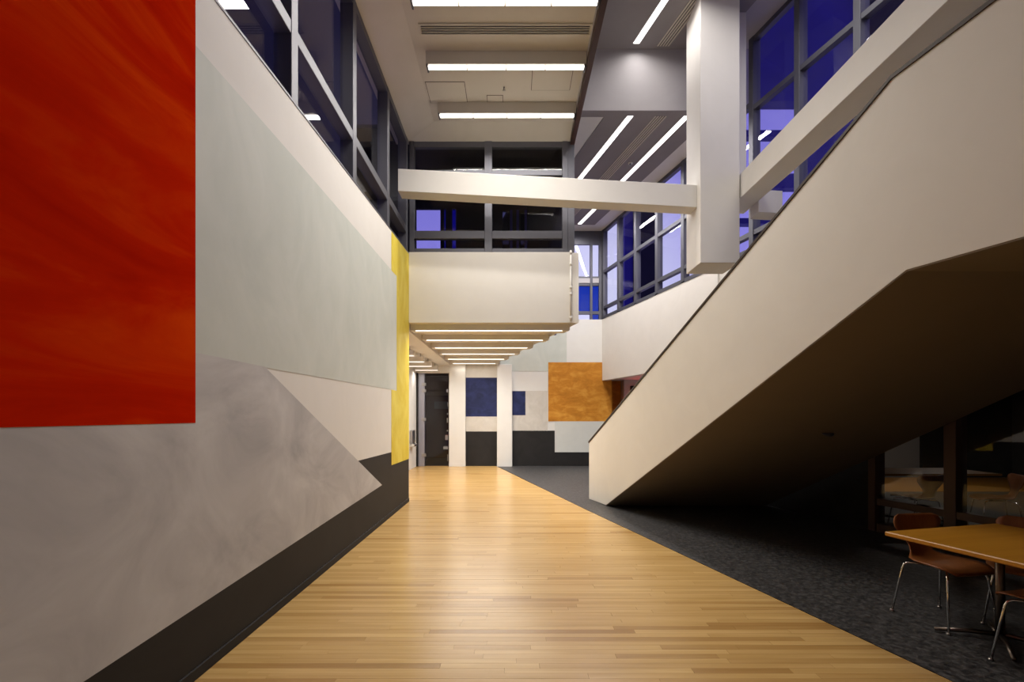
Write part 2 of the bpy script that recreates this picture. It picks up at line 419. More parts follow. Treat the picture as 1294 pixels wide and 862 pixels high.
for a, b in zip(ys[1:], ys):
    top = ZW1 if a > YK-0.7 else ZW2
    trs = [4.93, 7.235] if top == ZW2 else [4.93, 6.06]
    zc = [ZS+0.03]
    for k, z in enumerate([ZS]+trs+[top-0.09]):
        wbox('transom' if 0 < k < len(trs)+1 else ('bottom_rail' if k == 0 else 'head_rail'), SW-0.01, SW+0.1, a+0.057, b-0.057, z, z+0.09, M['frame'], w3, 0.003)
    lv = [ZS]+trs+[top-0.09]
    for z0, z1 in zip(lv, lv[1:]):
        wbox('pane', SW+0.045, SW+0.055, a+0.05, b-0.05, z0+0.085, z1+0.005, M['glass'], w3)

# wing end window
w4 = window('window_4', 'bright end window of the wing above the back wall', 0)
XE0, XE1 = wx(SM, YB)-0.1, wx(SW, YB)
def bx(px): return (px-647)/40.0
def bz(py): return 1.6+(525-py)/40.0
for x0, x1 in ((bx(700), bx(706)), (bx(745.8), bx(749)), (bx(757), bx(763.5))):
    box('mullion', x0, x1, YB+0.02, YB+0.14, ZS, ZW1, M['frame'], w4, 0.004)
for a, b in ((bx(706), bx(745.8)), (bx(749), bx(757))):
    box('bottom_rail', a, b, YB+0.03, YB+0.12, bz(405.5), bz(404), M['frame'], w4)
    box('transom', a, b, YB+0.03, YB+0.12, bz(397), bz(393), M['frame'], w4)
    box('transom', a, b, YB+0.03, YB+0.13, bz(361), bz(349), M['frame'], w4, 0.01)
    box('spandrel', a+0.003, b-0.003, YB+0.01, YB+0.028, bz(357.5), bz(351.5), M['coolwhite'], w4)
    box('head_rail', a, b, YB+0.03, YB+0.12, bz(308.5), ZW1, M['frame'], w4)
    box('pane', a, b, YB+0.07, YB+0.08, bz(349), bz(308.5), M['glass'], w4)
    box('pane', a, b, YB+0.07, YB+0.08, bz(393), bz(361), M['glass_blue'], w4)['label'] = 'deep blue pane'
box('pane', bx(706), bx(745.8), YB+0.07, YB+0.08, bz(404), bz(397), M['glass'], w4)
box('pane', bx(749), bx(757), YB+0.07, YB+0.08, bz(404), bz(397), M['glass_blue'], w4)['label'] = 'deep blue pane'

# ------------------------------------------------------------------ ceilings
ce = tag(empty('ceiling'), 'tray ceiling of the hall with sloping margins, and the taller wing ceilings', 'ceiling', kind='structure')
ZC = 6.85
box('hall_ceiling', XL+0.52, 1.08, -4, YE-0.36, ZC, ZC+0.1, M['ceil'], ce)
slab('side_margin', [(XL-0.2, -4, ZT), (XL, -4, ZT), (XL+0.52, -4, ZC), (XL+0.52, YE-0.36, ZC), (XL, YE, ZT), (XL-0.2, YE, ZT)][1:5], (0, 0, 0.1), M['ceil'], ce)
slab('end_margin', [(XL, YE, ZT), (XL+0.52, YE-0.36, ZC), (1.08, YE-0.36, ZC), (1.08, YE, ZT)], (0, 0, 0.1), M['ceil'], ce)
box('ceiling_return', XL-0.25, XL, -4, YE+0.1, ZT+0.0005, ZT+0.1, M['ceil'], ce)
tag(box('trim_2', 1.08, 1.16, -4, YE-0.02, 6.62, 6.75, M['trim'], None, 0.004), 'dark maroon steel edge along the right side of the hall ceiling', 'trim', kind='structure')
box('ceiling_upstand', 1.081, 1.159, -4, YK, 6.751, 8.7, M['coolwhite'], ce)
# wing: high part
prism('high_ceiling', [(1.16, -4), (wx(SW+0.15, -4), -4), (wx(SW+0.15, YK), YK), (1.16, YK)], 8.6, 8.7, M['coolwhite'], ce)
prism('grey_high_panel', [(1.161, -4), (wx(6.18, -4), -4), (wx(6.18, YK), YK-0.002), (1.161, YK-0.002)], 8.588, 8.6, M['cool'], ce)
prism('bulkhead', [(1.13, YK), (wx(SW+0.15, YK), YK), (wx(SW+0.15, YK+0.15), YK+0.15), (1.1, YK+0.15)], 7.43, 8.7, M['coolmid'], ce)
# wing: low soffit
wbox('low_soffit', SM-0.1, SW+0.15, YK+0.15, YB+0.15, 7.436, 7.55, M['white_far'], ce)
wbox('grey_soffit_panel', 4.19, 6.28, YK+0.151, 15.0, 7.424, 7.436, M['cool'], ce)
wbox('grey_soffit_edge', SM+0.01, SW-0.05, YK+0.0, YK+0.2, 7.420, 7.43, M['cool'], ce)

# ------------------------------------------------------------------ mezzanine
mz = tag(empty('mezzanine', (0, 0, 0)), 'white mezzanine front with its low baffle ceiling at the end of the hall', 'mezzanine', kind='structure')
ZF = 3.317
box('front_panel', XL+0.006, 1.10, YE-0.02, YE+0.15, ZF, ZS, M['white'], mz, 0.004)
prism('side_return', [(1.10, YE-0.005), (1.235, YE-0.03), (wx(SM, YB), YB), (wx(SM, YB)-0.15, YB)], ZF, ZS-0.01, M['white'], mz)
prism('low_ceiling', [(-2.0, YE+0.15), (1.10, YE+0.15), (wx(SM, YB)-0.13, YB+0.1), (-2.0, YB+0.1)], ZF, ZF+0.12, M['white'], mz)
by = [9.25+1.175*k for k in range(6)]
for k, y in enumerate(by):
    xe = wx(SM-0.12, y)
    prism('baffle', [(XL+0.005, y), (xe, y), (wx(SM-0.12, y+0.34), y+0.34), (XL+0.005, y+0.34)] if y+0.34 < YB else [(XL+0.005, y), (xe, y), (wx(SM-0.12, YB-0.01), YB-0.01), (XL+0.005, YB-0.01)], 3.205, ZF-0.001, M['white'], mz)
box('header_beam', -2.32, XL-0.002, YE+0.01, YB-0.1, 3.17, 3.6, M['white'], mz, 0.004)
box('side_ceiling', -3.1, -2.3, YE-1.0, YB, 3.32, 3.45, M['white'], mz)

# mezzanine room behind the end window
mr = tag(empty('wall_mezzanine'), 'dark room seen through the end window above the mezzanine front', 'wall', kind='structure')
YR = 12.0
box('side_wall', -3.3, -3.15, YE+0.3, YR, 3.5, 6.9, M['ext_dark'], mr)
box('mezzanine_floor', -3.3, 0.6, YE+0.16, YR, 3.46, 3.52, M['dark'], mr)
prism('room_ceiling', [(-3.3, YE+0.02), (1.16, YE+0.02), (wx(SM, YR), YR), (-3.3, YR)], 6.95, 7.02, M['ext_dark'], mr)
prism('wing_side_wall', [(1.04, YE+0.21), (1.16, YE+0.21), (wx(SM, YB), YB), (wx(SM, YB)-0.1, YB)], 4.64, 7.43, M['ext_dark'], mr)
def rx(px): return (px-647)*YR/620
def rzz(py): return 1.6+(525-py)*YR/620
op = [(rx(525.5), rx(556.5), rzz(263.5), M['glass']), (rx(571), rx(576), rzz(263.5), M['glass_navy']), (rx(561), rx(563), rzz(263.5), M['glass_navy']),
      (rx(635), rx(643), rzz(266), M['glass_dim_refl']), (rx(658), rx(671), rzz(270), M['glass_dim_refl']), (rx(677), rx(680), rzz(280), M['glass_dim_refl'])]  # the last dark panes stand in for dim blue reflections in the end glass
xc = -3.3
for a, b, zt, g in sorted(op, key=lambda q: q[0]):
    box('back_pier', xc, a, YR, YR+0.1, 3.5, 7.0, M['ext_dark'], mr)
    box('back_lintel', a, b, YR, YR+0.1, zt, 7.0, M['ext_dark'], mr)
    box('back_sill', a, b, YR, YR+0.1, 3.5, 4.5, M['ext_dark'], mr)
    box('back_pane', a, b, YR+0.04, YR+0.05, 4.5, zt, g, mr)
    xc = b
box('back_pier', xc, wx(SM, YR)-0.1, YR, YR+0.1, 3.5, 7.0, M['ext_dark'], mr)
for px in (646, 654, 664, 689, 700):
    box('post', rx(px)-0.03, rx(px)+0.03, YR-0.3, YR-0.24, 3.52, 6.5, M['ext_blue'], mr)  # posts stand in for dim blue reflections in the end window

# ------------------------------------------------------------------ back wall and its painted panels
wb = tag(empty('wall_back'), 'far white wall with blue, ochre, black and pale painted rectangles', 'wall', kind='structure')
box('wall_body', bx(567), bx(773), YB, YB+0.2, 0, ZS, M['white_far'], wb)
box('end_wall_top', bx(773), wx(SW, YB), YB, YB+0.2, bz(481), ZS, M['white_far'], wb)
def bfield(name, x0, x1, y0, y1, mat, label, d=0.006):
    o = box(name, bx(x0), bx(x1), YB-d, YB, bz(y1), bz(y0), mat, wb); o['label'] = label; return o
bfield('greige_field', 588.5, 628, 455, 545.5, M['greige'], 'greige painted panel behind the navy square')
bfield('blue_field', 588.5, 628, 477.3, 526.5, M['blue'], 'navy painted square between the white piers', 0.009)
bfield('black_field', 588.5, 628, 545.3, 588.9, M['black'], 'black painted square at the floor between the piers', 0.009)
bfield('pale_green_field', 632, 716, 404, 469.3, M['pgreen'], 'pale grey green painted panel under the mezzanine edge')
bfield('greige_field', 647.5, 692, 494, 545, M['greige'], 'greige painted rectangle beside the small navy upright')
bfield('blue_field', 647.5, 664, 494.3, 524.8, M['blue'], 'small upright navy painted rectangle', 0.009)
bfield('black_field', 647.5, 775, 544.3, 588.9, M['black'], 'long black painted band at the floor')
bfield('cool_white_field', 701, 775, 532, 571.5, M['palewhite'], 'cool white painted rectangle over the black band', 0.009)
bfield('orange_field', 692.8, 773, 458, 532.5, M['orange'], 'mottled ochre painted square', 0.012)
box('pier', bx(568), bx(588.5), YB-0.12, YB, 0, ZF, M['white_far'], wb, 0.004)
box('pier', bx(628.3), bx(647), YB-0.16, YB, 0, ZF-0.12, M['white_far'], wb, 0.004)
box('pier_base', bx(568)-0.004, bx(588.5)+0.004, YB-0.13, YB-0.12, 0, 0.09, M['white_far'], wb)
box('pier_base', bx(628.3)-0.004, bx(647)+0.004, YB-0.17, YB-0.16, 0, 0.09, M['white_far'], wb)
# recess under the wing bulkhead
box('recess_side', bx(773)-0.2, bx(773), YB+0.2, 17.1, 0, 2.8, M['orange'], wb)
box('recess_back', bx(773), 3.79, 17.1, 17.2, 0, 2.8, M['orange'], wb)['label'] = 'ochre wall in the shaded recess'
box('recess_corner', 3.795, 4.0, 16.81, 17.2, 0, 2.8, M['white_far'], wb)
box('recess_white', 3.79, 7.0, 16.6, 16.8, 0, 2.8, M['white_far'], wb)
prism('recess_ceiling', [(bx(773)-0.2, YB+0.2), (wx(SW, YB), YB+0.2), (wx(SW, 8.0), 8.0), (9, 8), (7, 17.2), (bx(773)-0.2, 17.2)], 2.8, 2.9, M['white_far'], wb)

# ------------------------------------------------------------------ wing wall
wr = tag(empty('wall_right'), 'white wing bulkhead wall below the tall glazing, glazed at the bottom', 'wall', kind='structure')
wbox('bulkhead_wall', SW, SW+0.2, wall_y(907), YB+0.0, 2.7, ZS, M['white'], wr)
wbox('upper_wall', SW+0.03, SW+0.2, -4, wall_y(907), 2.9, ZS, M['white'], wr)
wbox('shade_black_wall', SW, SW+0.2, 6.86, 10.6, 0, 2.9, M['dark'], wr)  # coloured near-black to stand for the darkness under the stair
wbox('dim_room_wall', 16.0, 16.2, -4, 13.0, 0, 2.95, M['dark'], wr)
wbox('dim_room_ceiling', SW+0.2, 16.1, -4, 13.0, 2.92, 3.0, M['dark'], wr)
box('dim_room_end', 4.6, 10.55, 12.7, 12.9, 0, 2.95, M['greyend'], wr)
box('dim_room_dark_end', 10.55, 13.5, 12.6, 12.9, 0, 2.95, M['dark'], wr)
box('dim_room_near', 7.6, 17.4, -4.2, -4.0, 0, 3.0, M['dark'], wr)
box('dim_room_wood_floor', 4.6, 13.0, 10.3, 12.6, 0.0, 0.006, M['table'], wr)
w5 = window('window_5', 'dark glazing in bronze frames behind the table under the stairs', 0)
gy = [6.82, 5.87, 4.6, 3.3, 2.0, 0.7, -0.6, -1.9, -3.2]
for k, p in enumerate(gy):
    hw = 0.05 if k != 1 else 0.065
    wbox('mullion', SW-0.02, SW+0.12, p-hw, p+hw, 0, 2.9, M['frame_brown'], w5, 0.004)
for a, b in zip(gy[1:], gy):
    for z0, z1, n in ((0.0, 0.12, 'bottom_rail'), (0.37, 0.46, 'transom'), (2.82, 2.9, 'head_rail')):
        wbox(n, SW-0.015, SW+0.11, a+0.066, b-0.066, z0, z1, M['frame_brown'], w5, 0.003)
    wbox('pane', SW+0.04, SW+0.05, a+0.05, b-0.05, 0.12, 0.37, M['glass'], w5)
    wbox('pane', SW+0.04, SW+0.05, a+0.05, b-0.05, 0.46, 2.82, M['glass'], w5)

# ------------------------------------------------------------------ corridor left of the hall end
wc = tag(empty('wall_corridor'), 'pale corridor wall seen past the end of the mural wall', 'wall', kind='structure')
box('side_wall', -3.15, -3.0, YE-1.0, YB-0.15, 0, 3.4, M['white_far'], wc)
box('door_lintel', -3.0, bx(568), YB-0.12, YB+0.1, 2.93, 3.4, M['white'], wc)
box('room_back', -4.2, -1.7, 18.6, 18.7, 0, 3.2, M['brownroom'], wc)
box('room_maroon_band', -4.2, -1.7, 18.55, 18.6, 0.0, 2.35, M['maroon'], wc)
box('room_side', -1.75, -1.6, YB+0.2, 18.6, 0, 3.2, M['brownroom'], wc)
box('room_left', -4.3, -4.2, YB, 18.6, 0, 3.2, M['dark'], wc)
box('room_ceiling', -4.3, -1.6, YB+0.1, 18.7, 3.1, 3.2, M['brownroom'], wc)
box('room_floor', -4.3, -1.6, YB+0.09, 18.7, -0.05, 0.0, M['dark'], wc)
box('room_partition', -3.05, -2.95, YB-0.14, YB+0.15, 0, 2.93, M['dark'], wc)
d1 = tag(empty('door_1'), 'glass door with patch fittings and a blue grey post at the hall end', 'door', kind='structure')
box('door_post', bx(529), bx(536.8), YB-0.06, YB+0.06, 0, 2.93, M['doorpost'], d1, 0.004)
box('glass_leaf', bx(537.5), bx(566.5), YB-0.01, YB+0.005, 0.01, 2.36, M['glass'], d1)
box('glass_transom', bx(537), bx(567), YB-0.01, YB+0.005, 2.39, 2.92, M['glass'], d1)
for py in (486, 494, 530, 575):
    box('patch_fitting', bx(533.5), bx(539), YB-0.085, YB-0.055, bz(py)-0.05, bz(py)+0.05, M['steel'], d1, 0.006)
box('patch_fitting', bx(564), bx(567), YB-0.04, YB-0.01, bz(494)-0.05, bz(494)+0.05, M['steel'], d1, 0.006)
box('door_jamb', bx(566.5), bx(568), YB-0.06, YB+0.06, 0, 2.93, M['cap'], d1)
tag(box('notice_board', bx(541)-0.75*0+ -0.28, bx(562)-0.25, 18.5, 18.54, 1.85, 2.12, M['sign']), 'dim grey board on the maroon wall behind the glass door', 'board')
df = tag(empty('drinking_fountain', (-3.0, 14.55, 0.68)), 'small silver drinking fountain on the pale corridor wall', 'fountain')
box('body', 0.0, 0.10, -0.18, 0.18, 0.08, 0.48, M['steel'], df, 0.02)
box('basin', 0.0, 0.16, -0.2, 0.2, 0.0, 0.08, M['chrome'], df, 0.02)
tube('spout', [(0.1, 0.1, 0.08), (0.1, 0.1, 0.15), (0.12, 0.06, 0.17)], 0.012, M['chrome'], df, 8)

# bookcase behind the glass door, with stacked books
bc = tag(empty('bookcase', (-2.02, 16.0, 0)), 'narrow open bookcase just inside the glass door', 'bookcase')
box('back_panel', 0.17, 0.19, -0.2, 0.2, 0, 2.15, M['cap'], bc)
shz = [0.12, 0.50, 0.80, 1.08, 1.36, 1.62, 1.88]
for z in shz: box('shelf', -0.10, 0.17, -0.2, 0.2, z-0.02, z, M['cap'], bc)
for s_ in (-0.205, 0.19): box('side_panel', -0.04, 0.19, s_, s_+0.015, 0, 2.15, M['cap'], bc)
words_ = ['lowest shelf', 'second shelf from the floor', 'third shelf from the floor', 'middle shelf', 'third shelf from the top', 'second shelf from the top', 'top shelf']
cols_ = ['tan', 'grey', 'rose', 'cream', 'tan', 'white', 'cream']
for i, z in enumerate(shz):
    hh = [0.22, 0.10, 0.17, 0.05, 0.16, 0.06, 0.14][i]; dd = [0.02, -0.11, -0.05, 0.0, 0.0, 0.01, 0.03][i]
    ci = {'cream': 0, 'rose': 1, 'tan': 2, 'grey': 3, 'white': 4}[cols_[i]]
    bk = tag(empty('book_box' if hh > 0.12 else 'flat_book', (-2.02, 15.98, z)), '%s %s on the %s of the bookcase' % (cols_[i], 'box of books' if hh > 0.12 else 'book lying flat', words_[i]), 'book', 'books in the narrow bookcase')
    box('cover', -0.09+dd, 0.14, -0.13, 0.12, 0, hh, BK[ci], bk, 0.006)
    box('page_block', -0.085+dd, 0.13, -0.136, -0.131, 0.012, hh-0.012, BK[4], bk)

# ------------------------------------------------------------------ column and beams
co = tag(empty('hanging_column', (3.435, 8.425, 4.12)), 'big square white column hanging from the wing ceiling', 'column')
box('shaft', -0.325, 0.325, -0.325, 0.325, 0, 4.47, M['white'], co, 0.006)
co2 = tag(box('wall_pier', 3.772, 4.06, 8.5, 8.8, 5.62, 8.588, M['white'], None, 0.004), 'slim white pier just right of the hanging column', 'pier')
cb = tag(empty('cross_beam', (0, 0, 0)), 'slightly tilted white beam crossing the hall from mural wall to column', 'beam')
zb = lambda x: 5.645-0.0546*x
bmx0, bmx1 = XL+0.002, 3.108
slab('span', [(bmx0, 8.25, zb(bmx0)-0.375), (bmx1, 8.25, zb(bmx1)-0.375), (bmx1, 8.25, zb(bmx1)), (bmx0, 8.25, zb(bmx0))], (0, 0.30, 0), M['white'], cb, 0.004)
bs = tag(slab('beam_stub', [(4.145, 8.25, zb(4.145)-0.40), (4.55, 8.25, zb(4.55)-0.40), (4.55, 8.25, zb(4.55)-0.02), (4.145, 8.25, zb(4.145)-0.02)], (0, 0.30, 0), M['white'], None, 0.004),
    'short white beam end between the long beam and the wing glazing', 'beam')
lb = tag(empty('long_beam', (0, 0, 0)), 'long level white beam running above the stair from the column', 'beam')
box('span', 3.78, 4.14, -3.9, 8.76, 5.20, 5.60, M['white'], lb, 0.004)

# ------------------------------------------------------------------ staircase
st = tag(empty('staircase', (wx(SS, 9.42), 9.42, 0)), 'white solid sided staircase rising to the right over the dark seating nook', 'staircase')
def st_loc(o):
    o.matrix_parent_inverse = Matrix.Translation(-Vector(st.location)); return o
yk0, yk1 = 9.42, 8.69
def gpt(y, z, s=SS): return (wx(s, y), y, z)
prof = [(9.42, 0.0), (8.69, 0.012), (3.64, 2.681), (-3.9, 2.692), (-3.9, 4.24), (3.05, 4.225), (3.74, 4.165), (9.42, 1.068)]
st_loc(slab('guard_wall', [gpt(a, b) for a, b in prof], V*0.14, M['white'], st))
cp_ = [(9.43, 1.068), (3.74, 4.165), (3.05, 4.225), (-3.9, 4.24)]
vs = []
for a, b in cp_:
    for s in (SS-0.012, SS+0.16):
        vs += [gpt(a, b+0.001, s), gpt(a, b+0.032, s)]
fs = []
for i in range(len(cp_)-1):
    a = i*4; b = a+4
    fs += [(a, b, b+1, a+1), (a+2, a+3, b+3, b+2), (a+1, b+1, b+3, a+3), (a, a+2, b+2, b)]
fs += [(0, 1, 3, 2), (len(vs)-4, len(vs)-2, len(vs)-1, len(vs)-3)]
st_loc(mesh('guard_cap', vs, fs, M['cap'], st))['label'] = 'thin dark brown metal cap'
# sloping soffit, landing soffit
s0, s1 = SS+0.004, SW-0.06
q = lambda y, z: [gpt(y, z, s0), gpt(y, z, s1)]
a = q(8.69, 0.0); b = q(3.64, 2.669); c = q(-3.9, 2.68)
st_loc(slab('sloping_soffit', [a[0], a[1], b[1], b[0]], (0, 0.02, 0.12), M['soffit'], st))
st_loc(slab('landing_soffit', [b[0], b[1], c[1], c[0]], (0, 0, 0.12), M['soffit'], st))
n = 18
for i in range(n):
    ya = 9.25-(9.25-3.7)*i/n; yb_ = 9.25-(9.25-3.7)*(i+1)/n; zt = 3.1*(i+1)/n
    st_loc(wbox('step', SS+0.145, s1, yb_, ya, max(0.0, zt-0.30+0.05), zt, M['cap'], st))
st_loc(wbox('landing', SS+0.145, s1, -3.9, 3.69, 2.85, 3.1, M['cap'], st))
dl = tag(empty('recessed_lamp', (0, 0, 0)), 'small round unlit lamp set in the stair soffit', 'lamp')
yy = SW*0; ly = 6.08; lx = (1046-647)/620*ly; lz = 0.5285*(8.69-ly)
nrm = Vector((0, 0.467, -0.884))
cc = Vector((lx, ly, lz))
tube('lens', [cc+nrm*0.002, cc+nrm*0.018], 0.055, M['steel'], dl, 16)
tube('rim', [cc-nrm*0.004, cc+nrm*0.012], 0.068, M['frame'], dl, 16)

# exit light in the recess
ex = tag(empty('exit_sign', (4.09, 16.6, 2.30)), 'small black bracketed red exit light on the white recess wall', 'sign')
box('bracket', -0.10, 0.30, -0.10, -0.02, 0.22, 0.30, M['dark'], ex, 0.006)
box('bracket', -0.10, -0.02, -0.10, -0.02, 0.08, 0.22, M['dark'], ex, 0.006)
box('red_lens', 0.0, 0.34, -0.07, -0.03, 0.0, 0.20, M['redglow'], ex)['label'] = 'glowing red lens'

# ------------------------------------------------------------------ hall lights
places = ['nearest the end window', 'second from the end window', 'third from the end window beside the slotted vent', 'fourth from the end window', 'fifth from the end window']
for k, y in enumerate([8.26, 7.11, 5.99, 4.86]):
    l = tag(empty('ceiling_light', (-0.085, y, ZC)), 'long twin tube ceiling light, %s' % places[k], 'ceiling light', 'twin tube lights on the hall ceiling')
    box('housing', -1.16, 1.16, -0.045, 0.085, -0.185, 0.0, M['ceil'], l, 0.004)
    for j in range(4):
        x0 = -1.135+j*0.5685
        for yy in (-0.012, 0.030):
            tube('lamp_tube', [(x0+0.01, yy, -0.205), (x0+0.555, yy, -0.203)], 0.016, M['tube'], l, 8)
    for xx in (-1.14, 1.14): box('end_cap', xx-0.012, xx+0.012, -0.05, 0.09, -0.225, -0.185, M['frame'], l, 0.003)
    lamp(l, (0, 0.01, -0.228), 2.2, 0.12, MAIN_W, LAMP_COL)

# slotted vent and hatches on the hall ceiling
vt = tag(empty('ceiling_vent', (-0.09, 6.66, ZC)), 'long slotted air vent between two hall ceiling lights', 'vent')
box('backing', -1.14, 1.14, -0.075, 0.075, -0.008, -0.001, M['dark'], vt)
for yy in (-0.085, 0.085): box('frame_rail', -1.17, 1.17, yy-0.012, yy+0.012, -0.02, 0, M['ceil'], vt, 0.002)
for xx in (-1.16, 1.16): box('frame_end', xx-0.012, xx+0.012, -0.072, 0.072, -0.02, 0, M['ceil'], vt, 0.002)
for yy in (-0.04, 0.0, 0.04): box('slat', -1.14, 1.14, yy-0.005, yy+0.005, -0.020, -0.008, M['ceil'], vt)
def cpt(px, py): 
    y = 620*(ZC-1.6)/(525-py); return (px-647)/620*y, y
for (pa, pb, pc, pd), lab in (((671, 84, 720, 114), 'large square access hatch near the maroon edge'), ((544, 103, 591, 130), 'large square access hatch near the mural side'), ((616, 120, 636, 133), 'small access hatch in front of the end light')):
    xa, ya = cpt(pa, pd); xb, ybb = cpt(pc, pb)
    ya2 = cpt(pa, pd)[1]; yb2 = cpt(pa, pb)[1]
    y0_, y1_ = min(ya2, yb2), max(ya2, yb2)
    x0_, x1_ = (pa-647)/620*y1_, (pc-647)/620*y1_
    if x0_ > x1_: x0_, x1_ = x1_, x0_
    h = tag(empty('access_hatch', ((x0_+x1_)/2, (y0_+y1_)/2, ZC)), lab, 'hatch')
    hx, hy = (x1_-x0_)/2, (y1_-y0_)/2
    box('shadow_gap', -hx, hx, -hy, hy, -0.003, -0.001, M['trim'], h)
    box('hatch_panel', -hx+0.008, hx-0.008, -hy+0.008, hy-0.008, -0.006, -0.003, M['ceil'], h)
sx_, sy_ = cpt(637, 110)
sp = tag(empty('sprinkler', (sx_, sy_, ZC)), 'small pendent sprinkler head between the hall hatches', 'sprinkler')
tube('stem', [(0, 0, 0), (0, 0, -0.05)], 0.012, M['steel'], sp, 8); tube('deflector', [(0, 0, -0.05), (0, 0, -0.056)], 0.025, M['steel'], sp, 10)

# ------------------------------------------------------------------ wing light lines and vents
def line_light(name, label, s, y0, y1, z, watts=WING_W, w=0.055):
    l = tag(empty(name, (wx(s, (y0+y1)/2), (y0+y1)/2, z)), label, 'ceiling light', 'recessed light lines of the wing')
    li = Matrix.Translation(-Vector(l.location))
    for nm, ww, za, zz, m in (('trim_frame', w+0.018, z-0.010, z-0.0005, M['coolwhite']), ('lens', w, z-0.014, z-0.0101, M['wingline'])):
        o = wbox(nm, s-ww, s+ww, y0, y1, za, zz, m, l); o.matrix_parent_inverse = li
    lamp(l, (0, 0, -0.016), 2*w, (y1-y0)*1.02, watts, WING_COL, math.atan(-T))
line_light('ceiling_light', 'recessed light line on the high wing ceiling above the bulkhead', 4.63, 4.6, 9.2, 8.588, WING_W*0.5)
line_light('ceiling_light', 'recessed light line on the high wing ceiling above the stair', 5.78, 2.0, 7.0, 8.588, WING_W*0.38)
line_light('ceiling_light', 'left recessed light line on the low wing soffit', 4.68, 9.53, 14.6, 7.424)
line_light('ceiling_light', 'right recessed light line on the low wing soffit', 5.78, 9.53, 14.9, 7.424)
def wing_vent(label, s, y0, y1, z):
    l = tag(empty('ceiling_vent', (wx(s, (y0+y1)/2), (y0+y1)/2, z)), label, 'vent')
    li = Matrix.Translation(-Vector(l.location))
    def p(o): o.matrix_parent_inverse = li
    p(wbox('backing', s-0.10, s+0.10, y0, y1, z-0.004, z-0.0005, M['dark'], l))
    for k in (-0.10, -0.05, 0, 0.05, 0.10):
        p(wbox('slat' if abs(k) < 0.09 else 'frame_rail', s+k-0.014, s+k+0.014, y0, y1, z-0.014, z-0.004, M['ceil'], l))
wing_vent('slotted vent beside the light line on the high wing ceiling', 5.17, 7.4, 9.27, 8.588)
wing_vent('long slotted vent between the two light lines of the wing soffit', 5.28, 9.54, 14.8, 7.424)
sm = tag(empty('smoke_detector', (wx(5.55, 11.3), 11.3, 7.424)), 'tiny round detector between vent and right light line of the soffit', 'detector')
tube('disc', [(0, 0, 0), (0, 0, -0.03)], 0.05, M['white'], sm, 14); tube('sensor', [(0, 0, -0.03), (0, 0, -0.042)], 0.025, M['frame'], sm, 10)

# ------------------------------------------------------------------ light lines under the mezzanine, pendants in the corridor
ordn = ['first', 'second', 'third', 'fourth', 'fifth', 'sixth']
for k, y in enumerate(by):
    xe = wx(SM-0.16, y)
    l = tag(empty('baffle_light', ((xe-1.85)/2, y+0.045, 3.205)), 'thin light line under the %s ceiling baffle from the mezzanine front' % ordn[k], 'ceiling light', 'light lines under the mezzanine')
    hx = (xe+1.85)/2
    box('lens', -hx+0.03, hx-0.10, -0.03, 0.03, -0.008, -0.0005, M['lowline'], l)
    lamp(l, (0, 0, -0.012), 2*hx-0.2, 0.06, LOW_W if k < 5 else LOW_W*0.1, (1.0, 0.95, 0.88))
    for xx in (-hx+0.015, hx-0.085): box('end_clip', xx-0.015, xx+0.015, -0.06, 0.055, -0.012, -0.0005, M['white'], l)
for k, y in enumerate([11.3, 12.6, 13.75, 14.95]):
    l = tag(empty('pendant_light', (-2.6, y, 2.95)), 'short white pendant light in the side corridor, %s from the hall end wall' % ['fourth', 'third', 'second', 'nearest'][k], 'pendant light', 'pendants in the side corridor')
    box('housing', -0.35, 0.345, -0.09, 0.09, 0.03, 0.15, M['white'], l, 0.006)
    box('lens', -0.34, 0.335, -0.05, 0.08, 0.018, 0.03, M['pendant'], l)
    lamp(l, (0, 0, 0.012), 0.66, 0.1, 6.0, (1.0, 0.94, 0.86))
    for xx in (-0.25, 0.25): tube('rod', [(xx, 0, 0.15), (xx, 0, 0.37)], 0.008, M['steel'], l, 6)

l = tag(empty('ceiling_light', (9.0, 10.3, 2.92)), 'unseen light added to brighten the room beyond the dark glazing', 'ceiling light')  # unseen lamp added to light the room beyond the glazing
box('housing', -0.5, 0.5, -0.06, 0.06, -0.06, 0, M['ceil'], l); box('lens', -0.48, 0.48, -0.05, 0.05, -0.066, -0.06, M['pendant'], l)
lamp(l, (0, 0, -0.07), 0.9, 0.1, 9.0, (1.0, 0.9, 0.75))

l = tag(empty('ceiling_light', (5.1, 14.6, 2.8)), 'unseen light added to brighten the passage below the wing bulkhead', 'ceiling light')  # unseen lamp added so the white recess wall gets light
box('housing', -0.5, 0.5, -0.06, 0.06, -0.05, 0, M['ceil'], l); box('lens', -0.48, 0.48, -0.05, 0.05, -0.056, -0.05, M['pendant'], l)
lamp(l, (0, 0, -0.06), 0.9, 0.1, 45.0, (1.0, 0.95, 0.9))

# pipe on the mezzanine front
pp = tag(empty('pipe', (bx(0)*0+1.085, YE-0.06, ZF)), 'thin white vertical pipe at the right end of the mezzanine front', 'pipe')
tube('run', [(0, 0, 0.03), (0, 0, 1.33)], 0.017, M['white'], pp, 10)
for zz in (0.06, 0.5, 0.62, 1.05, 1.26): tube('coupling', [(0, 0, zz), (0, 0, zz+0.05)], 0.025, M['white'], pp, 10)

